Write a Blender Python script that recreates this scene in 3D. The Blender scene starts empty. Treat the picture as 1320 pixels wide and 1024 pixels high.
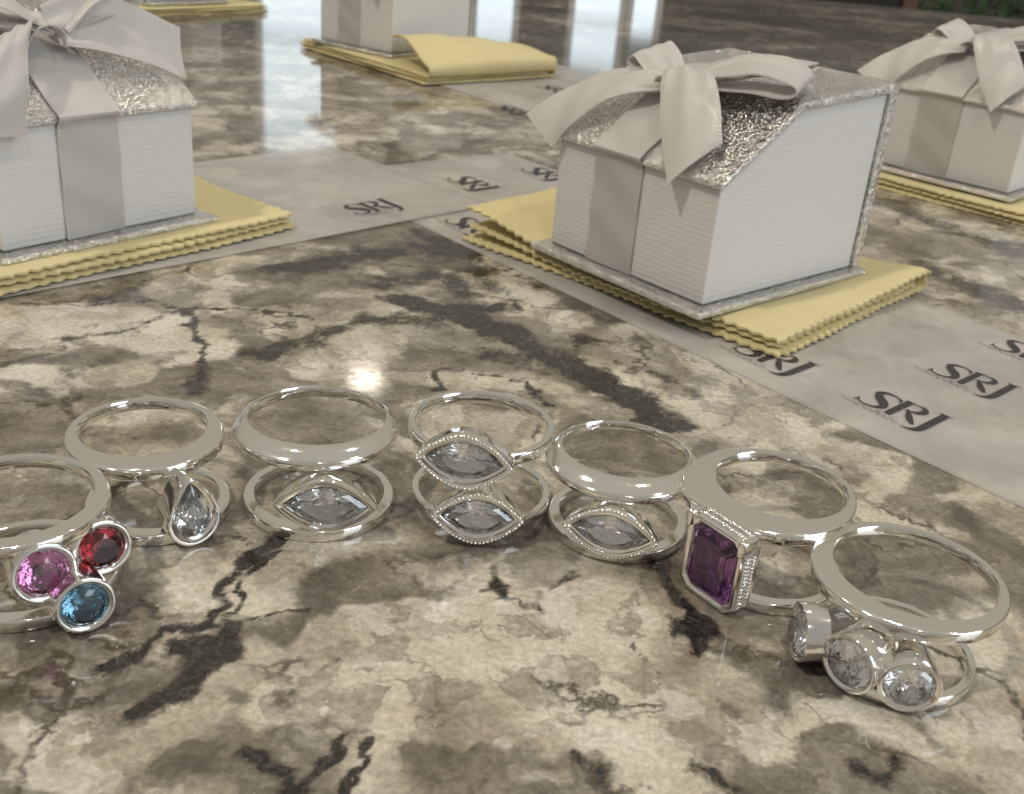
import bpy, bmesh, math, random
import numpy as np
from mathutils import Vector, Matrix

# ------------------------------------------------------------------ camera, world, light, exposure
scene = bpy.context.scene
coll = scene.collection
MM = 0.001
FPX, PITCH, ROLL, CAMH = 1400.0, math.radians(25.57), math.radians(5.08), 80.0      # fitted from the ring circles

cam_d = bpy.data.cameras.new('camera')
cam_d.sensor_width = 36.0
cam_d.lens = FPX / 1320.0 * 36.0
cam_d.clip_start = 0.005
cam_d.clip_end = 200.0
cam_d.dof.use_dof = True
cam_d.dof.focus_distance = 0.150
cam_d.dof.aperture_fstop = 62.0
cam = bpy.data.objects.new('camera', cam_d)
coll.objects.link(cam)
_f = Vector((0, math.cos(PITCH), -math.sin(PITCH)))
_r = Vector((1, 0, 0))
_u = _r.cross(_f)
_r2 = math.cos(ROLL) * _r + math.sin(ROLL) * _u
_u2 = -math.sin(ROLL) * _r + math.cos(ROLL) * _u
cam.matrix_world = Matrix(((_r2.x, _u2.x, -_f.x, 0), (_r2.y, _u2.y, -_f.y, 0), (_r2.z, _u2.z, -_f.z, CAMH * MM), (0, 0, 0, 1)))
scene.camera = cam

scene.render.engine = 'CYCLES'
scene.cycles.use_denoising = True
scene.cycles.max_bounces = 14
scene.cycles.transmission_bounces = 10
scene.cycles.glossy_bounces = 6
scene.cycles.transparent_max_bounces = 10
scene.cycles.caustics_refractive = False
scene.cycles.caustics_reflective = False
scene.cycles.sample_clamp_indirect = 6.0
scene.view_settings.view_transform = 'Standard'
scene.view_settings.look = 'None'
scene.view_settings.exposure = 0.0
scene.view_settings.gamma = 1.0
scene.view_settings.use_curve_mapping = False

world = bpy.data.worlds.new('World')
scene.world = world
world.use_nodes = True
wn = world.node_tree
wn.nodes.clear()
w_out = wn.nodes.new('ShaderNodeOutputWorld')
w_bg = wn.nodes.new('ShaderNodeBackground')
w_tc = wn.nodes.new('ShaderNodeTexCoord')
w_sx = wn.nodes.new('ShaderNodeSeparateXYZ')
w_cr = wn.nodes.new('ShaderNodeValToRGB')
wn.links.new(w_tc.outputs['Generated'], w_sx.inputs[0])
wn.links.new(w_sx.outputs['Z'], w_cr.inputs['Fac'])
w_mr = wn.nodes.new('ShaderNodeMapRange')                        # the room behind the photographer is pale and evenly lit
w_mr.interpolation_type = 'SMOOTHSTEP'
for k_, v_ in (('From Min', 0.05), ('From Max', -0.5), ('To Min', 0.0), ('To Max', 1.0)):
    w_mr.inputs[k_].default_value = v_
w_mx = wn.nodes.new('ShaderNodeMix')
w_mx.data_type = 'RGBA'
w_mx.inputs[7].default_value = (0.40, 0.385, 0.345, 1)
wn.links.new(w_sx.outputs['Y'], w_mr.inputs['Value'])
wn.links.new(w_mr.outputs[0], w_mx.inputs[0])
wn.links.new(w_cr.outputs['Color'], w_mx.inputs[6])
wn.links.new(w_mx.outputs[2], w_bg.inputs['Color'])
wn.links.new(w_bg.outputs[0], w_out.inputs['Surface'])
els = w_cr.color_ramp.elements                                   # indoor air light: dim walls, warm pale ceiling
els[0].position = 0.0
els[0].color = (0.055, 0.048, 0.038, 1)
els[1].position = 0.10
els[1].color = (0.085, 0.078, 0.064, 1)
for pos, col in ((0.19, (0.33, 0.315, 0.275)), (0.42, (0.46, 0.42, 0.34)), (0.75, (0.50, 0.465, 0.395)), (1.0, (0.52, 0.49, 0.43))):
    e = els.new(pos)
    e.color = (*col, 1)
w_bg.inputs['Strength'].default_value = 0.84

def lamp(name, loc, target, power, color, size, shape='DISK', size_y=None):
    d = bpy.data.lights.new(name, 'AREA')
    d.shape = shape
    d.size = size
    if size_y:
        d.size_y = size_y
    d.energy = power
    d.color = color
    o = bpy.data.objects.new(name, d)
    coll.objects.link(o)
    o.location = loc
    o.rotation_euler = (Vector(target) - Vector(loc)).to_track_quat('-Z', 'Y').to_euler()
    return o

WARM = (1.0, 0.89, 0.74)
lamp('ceiling_downlight', (-0.80, -0.25, 1.6), (-0.8, -0.25, 0), 13.0, WARM, 0.10)         # key: shadows of the bows
lamp('ceiling_downlight', (-0.535, 3.55, 1.6), (-0.535, 3.55, 0), 0.9, WARM, 0.13)          # mirrored in the stone
lamp('ceiling_downlight', (1.0, 0.1, 1.6), (1.0, 0.1, 0), 4.0, WARM, 0.10)
lamp('ceiling_downlight', (0.35, -1.0, 1.6), (0.35, -1.0, 0), 4.0, WARM, 0.10)  # extra downlight, added for glints on foil and silver
lamp('ceiling_downlight', (-0.45, 0.75, 1.6), (-0.45, 0.75, 0), 2.2, WARM, 0.08)  # added for sparkle, kept out of the stone's mirror image
lamp('ceiling_downlight', (0.40, 0.85, 1.6), (0.40, 0.85, 0), 2.2, WARM, 0.08)  # added for sparkle, like the one before
lamp('window_daylight', (1.6, -0.75, 0.75), (0.03, 0.2, 0.02), 11.5, (0.82, 0.91, 1.0), 0.9, 'RECTANGLE', 1.1)

# ------------------------------------------------------------------ helpers
def V3(a):
    return np.array(a, float)

R2, U2, F2 = V3(_r2), V3(_u2), V3(_f)

def ground(px, py, z=0.0):
    """photo pixel -> point (mm) on the horizontal plane z"""
    d = (px - 660) / FPX * R2 - (py - 512) / FPX * U2 + F2
    t = (z - CAMH) / d[2]
    return V3((0, 0, CAMH)) + t * d

def mesh_obj(name, verts, faces, mat, parent=None, smooth=True, loc=None, rot=None):
    me = bpy.data.meshes.new(name)
    me.from_pydata([tuple(float(c) * MM for c in v) for v in verts], [], faces)
    me.update()
    if smooth:
        me.polygons.foreach_set('use_smooth', [True] * len(me.polygons))
    if mat:
        me.materials.append(mat)
    o = bpy.data.objects.new(name, me)
    coll.objects.link(o)
    if parent is not None:
        o.parent = parent
    if loc is not None:
        o.location = [c * MM for c in loc]
    if rot is not None:
        o.rotation_euler = rot
    return o

def empty(name, loc_mm, rz=0.0, label=None, cat=None, group=None, tilt=None):
    o = bpy.data.objects.new(name, None)
    o.empty_display_size = 0.01
    coll.objects.link(o)
    o.location = [c * MM for c in loc_mm]
    o.rotation_euler = (0, 0, rz) if tilt is None else (0, tilt, rz)
    tag(o, label, cat, group)
    return o

def tag(o, label=None, cat=None, group=None, kind=None):
    if label:
        o['label'] = label
    if cat:
        o['category'] = cat
    if group:
        o['group'] = group
    if kind:
        o['kind'] = kind
    return o

def soften(o, angle=35):
    o.data.set_sharp_from_angle(angle=math.radians(angle))

def bevel(o, w, seg=2):
    m = o.modifiers.new('bevel', 'BEVEL')
    m.width = w * MM
    m.segments = seg
    m.limit_method = 'ANGLE'
    m.angle_limit = math.radians(30)

def box(lo, hi):
    x0, y0, z0 = lo
    x1, y1, z1 = hi
    v = [(x0, y0, z0), (x1, y0, z0), (x1, y1, z0), (x0, y1, z0), (x0, y0, z1), (x1, y0, z1), (x1, y1, z1), (x0, y1, z1)]
    f = [(0, 3, 2, 1), (4, 5, 6, 7), (0, 1, 5, 4), (1, 2, 6, 5), (2, 3, 7, 6), (3, 0, 4, 7)]
    return v, f

def prism(poly_yz, x0, x1):
    """extrude a (y,z) polygon along x"""
    n = len(poly_yz)
    v = [(x0, y, z) for y, z in poly_yz] + [(x1, y, z) for y, z in poly_yz]
    f = [tuple(range(n)), tuple(range(2 * n - 1, n - 1, -1))]
    for i in range(n):
        j = (i + 1) % n
        f.append((j, i, n + i, n + j))
    return v, f

def catmull(pts, n):
    pts = np.array(pts, float)
    P = np.vstack([2 * pts[0] - pts[1], pts, 2 * pts[-1] - pts[-2]])
    out = []
    for i in range(1, len(P) - 2):
        for k in range(n):
            t = k / n
            a, b, c, d = P[i - 1], P[i], P[i + 1], P[i + 2]
            out.append(0.5 * ((2 * b) + (c - a) * t + (2 * a - 5 * b + 4 * c - d) * t * t + (-a + 3 * b - 3 * c + d) * t ** 3))
    out.append(P[-2])
    return np.array(out)

# ------------------------------------------------------------------ materials
class NT:
    def __init__(self, name):
        self.m = bpy.data.materials.new(name)
        self.m.use_nodes = True
        self.t = self.m.node_tree
        self.b = self.t.nodes['Principled BSDF']
        self.out = self.t.nodes['Material Output']

    def n(self, kind, **kw):
        nd = self.t.nodes.new('ShaderNode' + kind)
        for k, v in kw.items():
            setattr(nd, k, v)
        return nd

    def l(self, a, b):
        self.t.links.new(a, b)

    def set(self, **kw):
        for k, v in kw.items():
            self.b.inputs[k.replace('_', ' ')].default_value = v

    def coord(self, scale=1000.0):
        tc = self.n('TexCoord')
        mp = self.n('Mapping')
        mp.inputs['Scale'].default_value = (scale, scale, scale)
        self.l(tc.outputs['Object'], mp.inputs['Vector'])
        return mp.outputs['Vector']

    def noise(self, vec, scale, detail=4, rough=0.55, dist=0.0):
        nd = self.n('TexNoise')
        nd.inputs['Scale'].default_value = scale
        nd.inputs['Detail'].default_value = detail
        nd.inputs['Roughness'].default_value = rough
        nd.inputs['Distortion'].default_value = dist
        self.l(vec, nd.inputs['Vector'])
        return nd

    def math(self, op, a, b=None, c=None, clamp=False):
        nd = self.n('Math', operation=op, use_clamp=clamp)
        for i, x in enumerate((a, b, c)):
            if x is None:
                continue
            if isinstance(x, (int, float)):
                nd.inputs[i].default_value = x
            else:
                self.l(x, nd.inputs[i])
        return nd.outputs[0]

    def smooth(self, x, lo, hi, to0=0.0, to1=1.0):
        nd = self.n('MapRange', interpolation_type='SMOOTHSTEP')
        nd.inputs['From Min'].default_value = lo
        nd.inputs['From Max'].default_value = hi
        nd.inputs['To Min'].default_value = to0
        nd.inputs['To Max'].default_value = to1
        self.l(x, nd.inputs['Value'])
        return nd.outputs[0]

    def mix(self, fac, a, b, blend='MIX'):
        nd = self.n('Mix', data_type='RGBA', blend_type=blend)
        for i, x in ((0, fac), (6, a), (7, b)):
            if isinstance(x, (int, float)):
                nd.inputs[i].default_value = x
            elif isinstance(x, tuple):
                nd.inputs[i].default_value = (*x, 1)
            else:
                self.l(x, nd.inputs[i])
        return nd.outputs[2]

    def ramp(self, fac, stops):
        nd = self.n('ValToRGB')
        e = nd.color_ramp.elements
        e[0].position, e[0].color = stops[0][0], (*stops[0][1], 1)
        e[1].position, e[1].color = stops[-1][0], (*stops[-1][1], 1)
        for p, c in stops[1:-1]:
            k = e.new(p)
            k.color = (*c, 1)
        self.l(fac, nd.inputs['Fac'])
        return nd.outputs['Color']

    def bump(self, height, strength, dist_mm, normal=None):
        nd = self.n('Bump')
        nd.inputs['Strength'].default_value = strength
        nd.inputs['Distance'].default_value = dist_mm * MM
        self.l(height, nd.inputs['Height'])
        if normal is not None:
            self.l(normal, nd.inputs['Normal'])
        return nd.outputs['Normal']

# --- polished granite
def mat_granite():
    g = NT('polished_granite')
    v = g.coord(1000.0)                                          # millimetres
    n0 = g.noise(v, 0.045, 5, 0.6)
    sub = g.n('VectorMath', operation='SUBTRACT')
    g.l(n0.outputs['Color'], sub.inputs[0])
    sub.inputs[1].default_value = (0.5, 0.5, 0.5)
    sc = g.n('VectorMath', operation='SCALE')
    g.l(sub.outputs[0], sc.inputs[0])
    sc.inputs['Scale'].default_value = 16.0
    n0b = g.noise(v, 0.35, 4, 0.6)
    subb = g.n('VectorMath', operation='SUBTRACT')
    g.l(n0b.outputs['Color'], subb.inputs[0])
    subb.inputs[1].default_value = (0.5, 0.5, 0.5)
    scb = g.n('VectorMath', operation='SCALE')
    g.l(subb.outputs[0], scb.inputs[0])
    scb.inputs['Scale'].default_value = 4.5
    add0 = g.n('VectorMath', operation='ADD')
    g.l(sc.outputs[0], add0.inputs[0])
    g.l(scb.outputs[0], add0.inputs[1])
    add = g.n('VectorMath', operation='ADD')
    g.l(v, add.inputs[0])
    g.l(add0.outputs[0], add.inputs[1])
    wv = add.outputs[0]
    # milky feldspar ground
    fb = g.noise(v, 0.065, 9, 0.56, 0.3).outputs['Fac']
    base = g.ramp(fb, [(0.30, (0.27, 0.232, 0.18)), (0.40, (0.43, 0.385, 0.31)), (0.48, (0.57, 0.52, 0.43)), (0.60, (0.68, 0.635, 0.55)), (0.75, (0.74, 0.71, 0.645))])
    # crystals with crisp outlines: some tan, some translucent grey-brown
    col = base
    at_b = g.n('Attribute', attribute_name='brown')
    for sc_, thr, shade, amt in ((0.085, 0.64, (0.34, 0.30, 0.24), 0.62), (0.17, 0.76, (0.225, 0.195, 0.155), 0.70), (0.14, 0.80, (0.68, 0.65, 0.59), 0.55)):
        vo = g.n('TexVoronoi', feature='F1')
        vo.inputs['Scale'].default_value = sc_
        g.l(wv, vo.inputs['Vector'])
        sp_ = g.n('SeparateColor')
        g.l(vo.outputs['Color'], sp_.inputs[0])
        pick = g.math('ADD', sp_.outputs[0], g.math('MULTIPLY', at_b.outputs['Fac'], 0.16 if shade[0] < 0.5 else -0.2))
        inner = g.smooth(g.noise(v, sc_ * 3.0, 6, 0.65).outputs['Fac'], 0.28, 0.62, 0.35, 1.0)
        m_ = g.math('MULTIPLY', g.smooth(pick, thr - 0.03, thr + 0.03, 0.0, amt), inner)
        col = g.mix(m_, col, shade)
    # smoky quartz clouds
    gq = g.noise(wv, 0.038, 8, 0.56, 0.4).outputs['Fac']
    gq = g.math('ADD', gq, g.math('MULTIPLY', at_b.outputs['Fac'], 0.30))
    greyq = g.mix(g.smooth(g.noise(wv, 0.12, 9, 0.6).outputs['Fac'], 0.32, 0.68), (0.052, 0.044, 0.035), (0.235, 0.205, 0.165))
    col = g.mix(g.smooth(gq, 0.56, 0.68, 0.0, 0.84), col, greyq)
    cl = g.noise(wv, 0.07, 9, 0.7, 0.6).outputs['Fac']
    col = g.mix(g.smooth(cl, 0.52, 0.70, 0.0, 0.40), col, (0.60, 0.565, 0.49))
    # cracks between crystals
    for sc_, wd, lo, hi, amt, shade in ((0.040, 0.030, 0.49, 0.60, 0.9, (0.06, 0.046, 0.034)), (0.10, 0.045, 0.48, 0.66, 0.62, (0.12, 0.095, 0.068)), (0.26, 0.06, 0.52, 0.68, 0.30, (0.16, 0.13, 0.098))):
        ve = g.n('TexVoronoi', feature='DISTANCE_TO_EDGE')
        ve.inputs['Scale'].default_value = sc_
        g.l(wv, ve.inputs['Vector'])
        crk = g.smooth(ve.outputs['Distance'], 0.0, wd, 1.0, 0.0)
        cm = g.smooth(g.noise(v, sc_ * 0.75, 5, 0.62).outputs['Fac'], lo, hi, 0.0, amt)
        col = g.mix(g.math('MULTIPLY', crk, cm), col, shade)
    # dark mineral veins (their courses come from the mesh attribute, their ragged edges from noise)
    at_d = g.n('Attribute', attribute_name='dark')
    dn = g.noise(wv, 0.22, 10, 0.70, 0.3).outputs['Fac']
    dn2 = g.noise(wv, 0.9, 7, 0.65).outputs['Fac']
    dk = g.math('ADD', at_d.outputs['Fac'], g.math('ADD', g.math('MULTIPLY', g.math('SUBTRACT', dn, 0.5), 1.7), g.math('MULTIPLY', g.math('SUBTRACT', dn2, 0.5), 0.8)))
    col = g.mix(g.smooth(dk, 0.20, 0.55, 0.0, 0.72), col, (0.082, 0.067, 0.050))
    dcol = g.mix(g.smooth(dn2, 0.42, 0.70), (0.016, 0.016, 0.0155), (0.085, 0.078, 0.066))
    col = g.mix(g.smooth(dk, 0.50, 0.70, 0.0, 0.95), col, dcol)
    gr = g.smooth(g.noise(v, 1.1, 6, 0.7).outputs['Fac'], 0.28, 0.72, 0.72, 1.16)
    grc = g.n('CombineColor')
    for k_ in range(3):
        g.l(gr, grc.inputs[k_])
    col = g.mix(1.0, col, grc.outputs[0], 'MULTIPLY')
    # dark specks, then pale flecks that paint tiny glints into the colour
    sp = g.noise(v, 0.9, 3, 0.6).outputs['Fac']
    col = g.mix(g.smooth(sp, 0.735, 0.78, 0.0, 0.85), col, (0.03, 0.026, 0.02))
    glint_fleck = g.noise(v, 1.7, 2, 0.5).outputs['Fac']
    col = g.mix(g.smooth(glint_fleck, 0.745, 0.775, 0.0, 0.8), col, (0.8, 0.77, 0.7))
    g.l(col, g.b.inputs['Base Color'])
    ro = g.smooth(g.noise(v, 0.6, 6, 0.65).outputs['Fac'], 0.3, 0.75, 0.045, 0.12)
    g.l(ro, g.b.inputs['Roughness'])
    g.set(IOR=1.52)
    hb = g.noise(v, 0.25, 6, 0.6).outputs['Fac']
    g.l(g.bump(hb, 0.06, 0.08), g.b.inputs['Normal'])
    return g.m

def mat_silver(name='polished_silver', rough=0.075, col=(0.91, 0.89, 0.855)):
    g = NT(name)
    v = g.coord()
    g.set(Metallic=1.0)
    n = g.noise(v, 0.5, 5, 0.6).outputs['Fac']
    g.l(g.smooth(n, 0.35, 0.7, rough * 0.7, rough * 1.9), g.b.inputs['Roughness'])
    g.l(g.mix(n, tuple(c * 0.96 for c in col), col), g.b.inputs['Base Color'])
    h = g.noise(v, 0.55, 3, 0.5).outputs['Fac']
    h2 = g.noise(v, 6.0, 2, 0.5).outputs['Fac']
    nn = g.bump(h, 0.25, 0.07)
    g.l(g.bump(h2, 0.06, 0.02, nn), g.b.inputs['Normal'])
    return g.m

def mat_foil():
    g = NT('crinkled_silver_foil')
    v = g.coord()
    g.set(Metallic=1.0)
    w = g.noise(v, 0.9, 3, 0.6)
    ad = g.n('VectorMath', operation='MULTIPLY_ADD')
    g.l(w.outputs['Color'], ad.inputs[0])
    ad.inputs[1].default_value = (1.2, 1.2, 1.2)
    g.l(v, ad.inputs[2])
    vo = g.n('TexVoronoi', feature='F1')
    vo.inputs['Scale'].default_value = 3.0
    g.l(ad.outputs[0], vo.inputs['Vector'])
    ve = g.n('TexVoronoi', feature='DISTANCE_TO_EDGE')
    ve.inputs['Scale'].default_value = 2.0
    g.l(ad.outputs[0], ve.inputs['Vector'])
    h = g.math('ADD', vo.outputs['Distance'], g.math('MULTIPLY', g.smooth(ve.outputs['Distance'], 0.0, 0.25), 0.8))
    h = g.math('ADD', h, g.math('MULTIPLY', g.noise(v, 2.6, 3, 0.6).outputs['Fac'], 0.7))
    geo = g.n('NewGeometry')
    cs = g.n('VectorMath', operation='SUBTRACT')
    g.l(vo.outputs['Color'], cs.inputs[0])
    cs.inputs[1].default_value = (0.5, 0.5, 0.5)
    ma = g.n('VectorMath', operation='MULTIPLY_ADD')
    g.l(cs.outputs[0], ma.inputs[0])
    ma.inputs[1].default_value = (0.95, 0.95, 0.95)
    g.l(geo.outputs['Normal'], ma.inputs[2])
    nz = g.n('VectorMath', operation='NORMALIZE')
    g.l(ma.outputs[0], nz.inputs[0])
    g.l(g.bump(h, 0.7, 0.12, nz.outputs[0]), g.b.inputs['Normal'])
    c = g.mix(g.noise(v, 1.5, 3).outputs['Fac'], (0.78, 0.77, 0.745), (0.93, 0.925, 0.90))
    g.l(c, g.b.inputs['Base Color'])
    g.set(Roughness=0.16)
    return g.m

def mat_paper():
    g = NT('ribbed_white_paper')
    v = g.coord()
    sx = g.n('SeparateXYZ')
    g.l(v, sx.inputs[0])
    wob = g.math('MULTIPLY', g.noise(v, 0.12, 2).outputs['Fac'], 1.0)
    wav = g.math('SINE', g.math('MULTIPLY', g.math('ADD', sx.outputs['Z'], wob), 5.6))
    h = g.math('ADD', g.math('MULTIPLY', wav, 0.5), g.math('MULTIPLY', g.noise(v, 3.5, 4).outputs['Fac'], 0.35))
    g.l(g.bump(h, 0.22, 0.12), g.b.inputs['Normal'])
    c = g.mix(g.noise(v, 0.4, 5).outputs['Fac'], (0.74, 0.735, 0.73), (0.80, 0.80, 0.80))
    g.l(c, g.b.inputs['Base Color'])
    g.set(Roughness=0.6)
    g.b.inputs['Specular IOR Level'].default_value = 0.3
    return g.m

def mat_ribbon():
    g = NT('white_satin_ribbon')
    uv = g.n('UVMap')
    mp = g.n('Mapping')
    mp.inputs['Rotation'].default_value = (0, 0, 0.5)
    g.l(uv.outputs[0], mp.inputs['Vector'])
    wv = g.n('TexWave', wave_type='BANDS', bands_direction='X')
    wv.inputs['Scale'].default_value = 0.85
    wv.inputs['Distortion'].default_value = 0.4
    g.l(mp.outputs[0], wv.inputs['Vector'])
    n = g.noise(mp.outputs[0], 0.15, 3).outputs['Fac']
    su = g.n('SeparateXYZ')
    g.l(uv.outputs[0], su.inputs[0])
    ed = g.math('ABSOLUTE', g.math('SUBTRACT', su.outputs['Y'], 6.7))
    stitch = g.math('MULTIPLY', g.smooth(ed, 5.75, 6.0), g.math('ADD', g.math('SINE', g.math('MULTIPLY', su.outputs['X'], 6.5)), 1.4))
    h = g.math('ADD', g.math('ADD', g.math('MULTIPLY', wv.outputs['Fac'], 0.55), g.math('MULTIPLY', stitch, 0.4)), g.math('MULTIPLY', n, 2.0))
    g.l(g.bump(h, 0.6, 0.11), g.b.inputs['Normal'])
    g.set(Base_Color=(0.80, 0.78, 0.765, 1), Roughness=0.27)
    g.b.inputs['Specular IOR Level'].default_value = 0.8
    g.b.inputs['Anisotropic'].default_value = 0.6
    g.b.inputs['Sheen Weight'].default_value = 0.25
    g.b.inputs['Sheen Roughness'].default_value = 0.35
    tr = g.n('BsdfTranslucent')
    tr.inputs['Color'].default_value = (0.82, 0.79, 0.75, 1)
    mx = g.n('MixShader')
    mx.inputs[0].default_value = 0.34
    g.l(g.b.outputs[0], mx.inputs[1])
    g.l(tr.outputs[0], mx.inputs[2])
    g.l(mx.outputs[0], g.out.inputs['Surface'])
    return g.m

def mat_cloth():
    g = NT('yellow_flannel')
    v = g.coord()
    n = g.noise(v, 0.08, 4).outputs['Fac']
    f = g.noise(v, 4.0, 4, 0.7).outputs['Fac']
    c = g.mix(n, (0.64, 0.555, 0.295), (0.74, 0.66, 0.385))
    c = g.mix(g.math('MULTIPLY', f, 0.25), c, (0.80, 0.70, 0.42))
    g.l(c, g.b.inputs['Base Color'])
    g.l(g.bump(g.math('ADD', f, g.math('MULTIPLY', n, 3.0)), 0.45, 0.25), g.b.inputs['Normal'])
    g.set(Roughness=0.95)
    g.b.inputs['Specular IOR Level'].default_value = 0.1
    g.b.inputs['Sheen Weight'].default_value = 0.35
    g.b.inputs['Sheen Roughness'].default_value = 0.5
    g.b.inputs['Sheen Tint'].default_value = (1, 0.92, 0.6, 1)
    return g.m

def mat_tissue():
    g = NT('translucent_tissue_paper')
    v = g.coord()
    n = g.noise(v, 0.05, 5, 0.6).outputs['Fac']
    c = g.mix(n, (0.62, 0.605, 0.585), (0.72, 0.705, 0.69))
    g.l(c, g.b.inputs['Base Color'])
    g.set(Roughness=0.36)
    g.b.inputs['Specular IOR Level'].default_value = 0.45
    g.l(g.bump(g.noise(v, 0.08, 4).outputs['Fac'], 0.5, 1.0), g.b.inputs['Normal'])
    tr = g.n('BsdfTransparent')
    mx = g.n('MixShader')
    g.l(g.smooth(n, 0.3, 0.7, 0.30, 0.47), mx.inputs[0])
    g.l(tr.outputs[0], mx.inputs[1])
    g.l(g.b.outputs[0], mx.inputs[2])
    g.l(mx.outputs[0], g.out.inputs['Surface'])
    return g.m

def mat_flat(name, col, rough=0.6, metallic=0.0, noise_amt=0.15, nscale=0.3):
    g = NT(name)
    v = g.coord()
    n = g.noise(v, nscale, 4).outputs['Fac']
    g.l(g.mix(n, tuple(c * (1 - noise_amt) for c in col), tuple(min(1, c * (1 + noise_amt)) for c in col)), g.b.inputs['Base Color'])
    g.set(Roughness=rough, Metallic=metallic)
    return g.m

def mat_gem(name, col, ior=2.1, trans=0.96):
    g = NT(name)
    v = g.coord()
    n = g.noise(v, 0.4, 2).outputs['Fac']
    g.l(g.mix(n, col, tuple(c * 0.92 for c in col)), g.b.inputs['Base Color'])
    g.set(Roughness=0.0, IOR=ior)
    g.b.inputs['Transmission Weight'].default_value = trans
    return g.m

def mat_emit(name, col, strength):
    g = NT(name)
    v = g.coord(1.0)
    n = g.noise(v, 3.0, 3).outputs['Fac']
    g.l(g.mix(n, tuple(c * 0.9 for c in col), col), g.b.inputs['Emission Color'])
    g.set(Base_Color=(0.6, 0.65, 0.7, 1), Roughness=0.1)
    g.b.inputs['Emission Strength'].default_value = strength
    return g.m

M = dict(granite=mat_granite(), silver=mat_silver(), foil=mat_foil(), paper=mat_paper(), ribbon=mat_ribbon(), cloth=mat_cloth(), tissue=mat_tissue(),
         ink=mat_flat('dark_print_ink', (0.035, 0.032, 0.035), 0.5), ink2=mat_flat('grey_script_ink', (0.14, 0.13, 0.125), 0.5),
         clear=mat_gem('clear_gem', (0.97, 0.98, 1.0), 2.05, 0.94), red=mat_gem('red_gem', (0.20, 0.008, 0.016), 1.77), pink=mat_gem('pink_gem', (0.66, 0.25, 0.50), 1.77),
         blue=mat_gem('blue_gem', (0.13, 0.28, 0.40), 1.7), purple=mat_gem('purple_gem', (0.36, 0.14, 0.42), 1.6),
         frame=mat_flat('white_window_paint', (0.72, 0.72, 0.70), 0.4), brown=mat_flat('brown_wood', (0.12, 0.065, 0.038), 0.5),
         darkwall=mat_flat('dark_panel', (0.02, 0.018, 0.016), 0.7), day=mat_emit('daylit_pane', (0.80, 0.93, 1.0), 1.5),
         leaf=mat_flat('leaf_green', (0.05, 0.10, 0.035), 0.6, 0, 0.4, 0.02), patio=mat_flat('pale_patio', (0.55, 0.54, 0.52), 0.8))

# ------------------------------------------------------------------ countertop
_rng = np.random.RandomState(11)
def fbm(X, Y, cell, octaves=5, gain=0.55):
    out, amp, tot = np.zeros_like(X), 1.0, 0.0
    for o in range(octaves):
        T = _rng.rand(64, 64)
        u, v = X / cell + o * 7.3, Y / cell + o * 3.1
        iu, iv = np.floor(u).astype(int), np.floor(v).astype(int)
        fu, fv = u - iu, v - iv
        fu, fv = fu * fu * (3 - 2 * fu), fv * fv * (3 - 2 * fv)
        g = lambda a, b: T[b % 64, a % 64]
        out += amp * ((g(iu, iv) * (1 - fu) + g(iu + 1, iv) * fu) * (1 - fv) + (g(iu, iv + 1) * (1 - fu) + g(iu + 1, iv + 1) * fu) * fv)
        tot += amp
        amp *= gain
        cell *= 0.5
    return out / tot - 0.5

def seg_field(X, Y, strokes, gain=1.0):
    out = np.zeros_like(X)
    for pts, wpx, s in strokes:
        W = [ground(*p) for p in pts]
        for a, b in zip(W[:-1], W[1:]):
            ab = b[:2] - a[:2]
            L2 = max(float(ab @ ab), 1e-6)
            t = np.clip(((X - a[0]) * ab[0] + (Y - a[1]) * ab[1]) / L2, 0, 1)
            d = np.hypot(X - (a[0] + t * ab[0]), Y - (a[1] + t * ab[1]))
            dist = math.sqrt(float(a @ a))
            w = gain * wpx / FPX * dist
            out = np.maximum(out, s * np.clip(1.25 - 0.72 * d / w, 0, 1))
    return out

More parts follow.
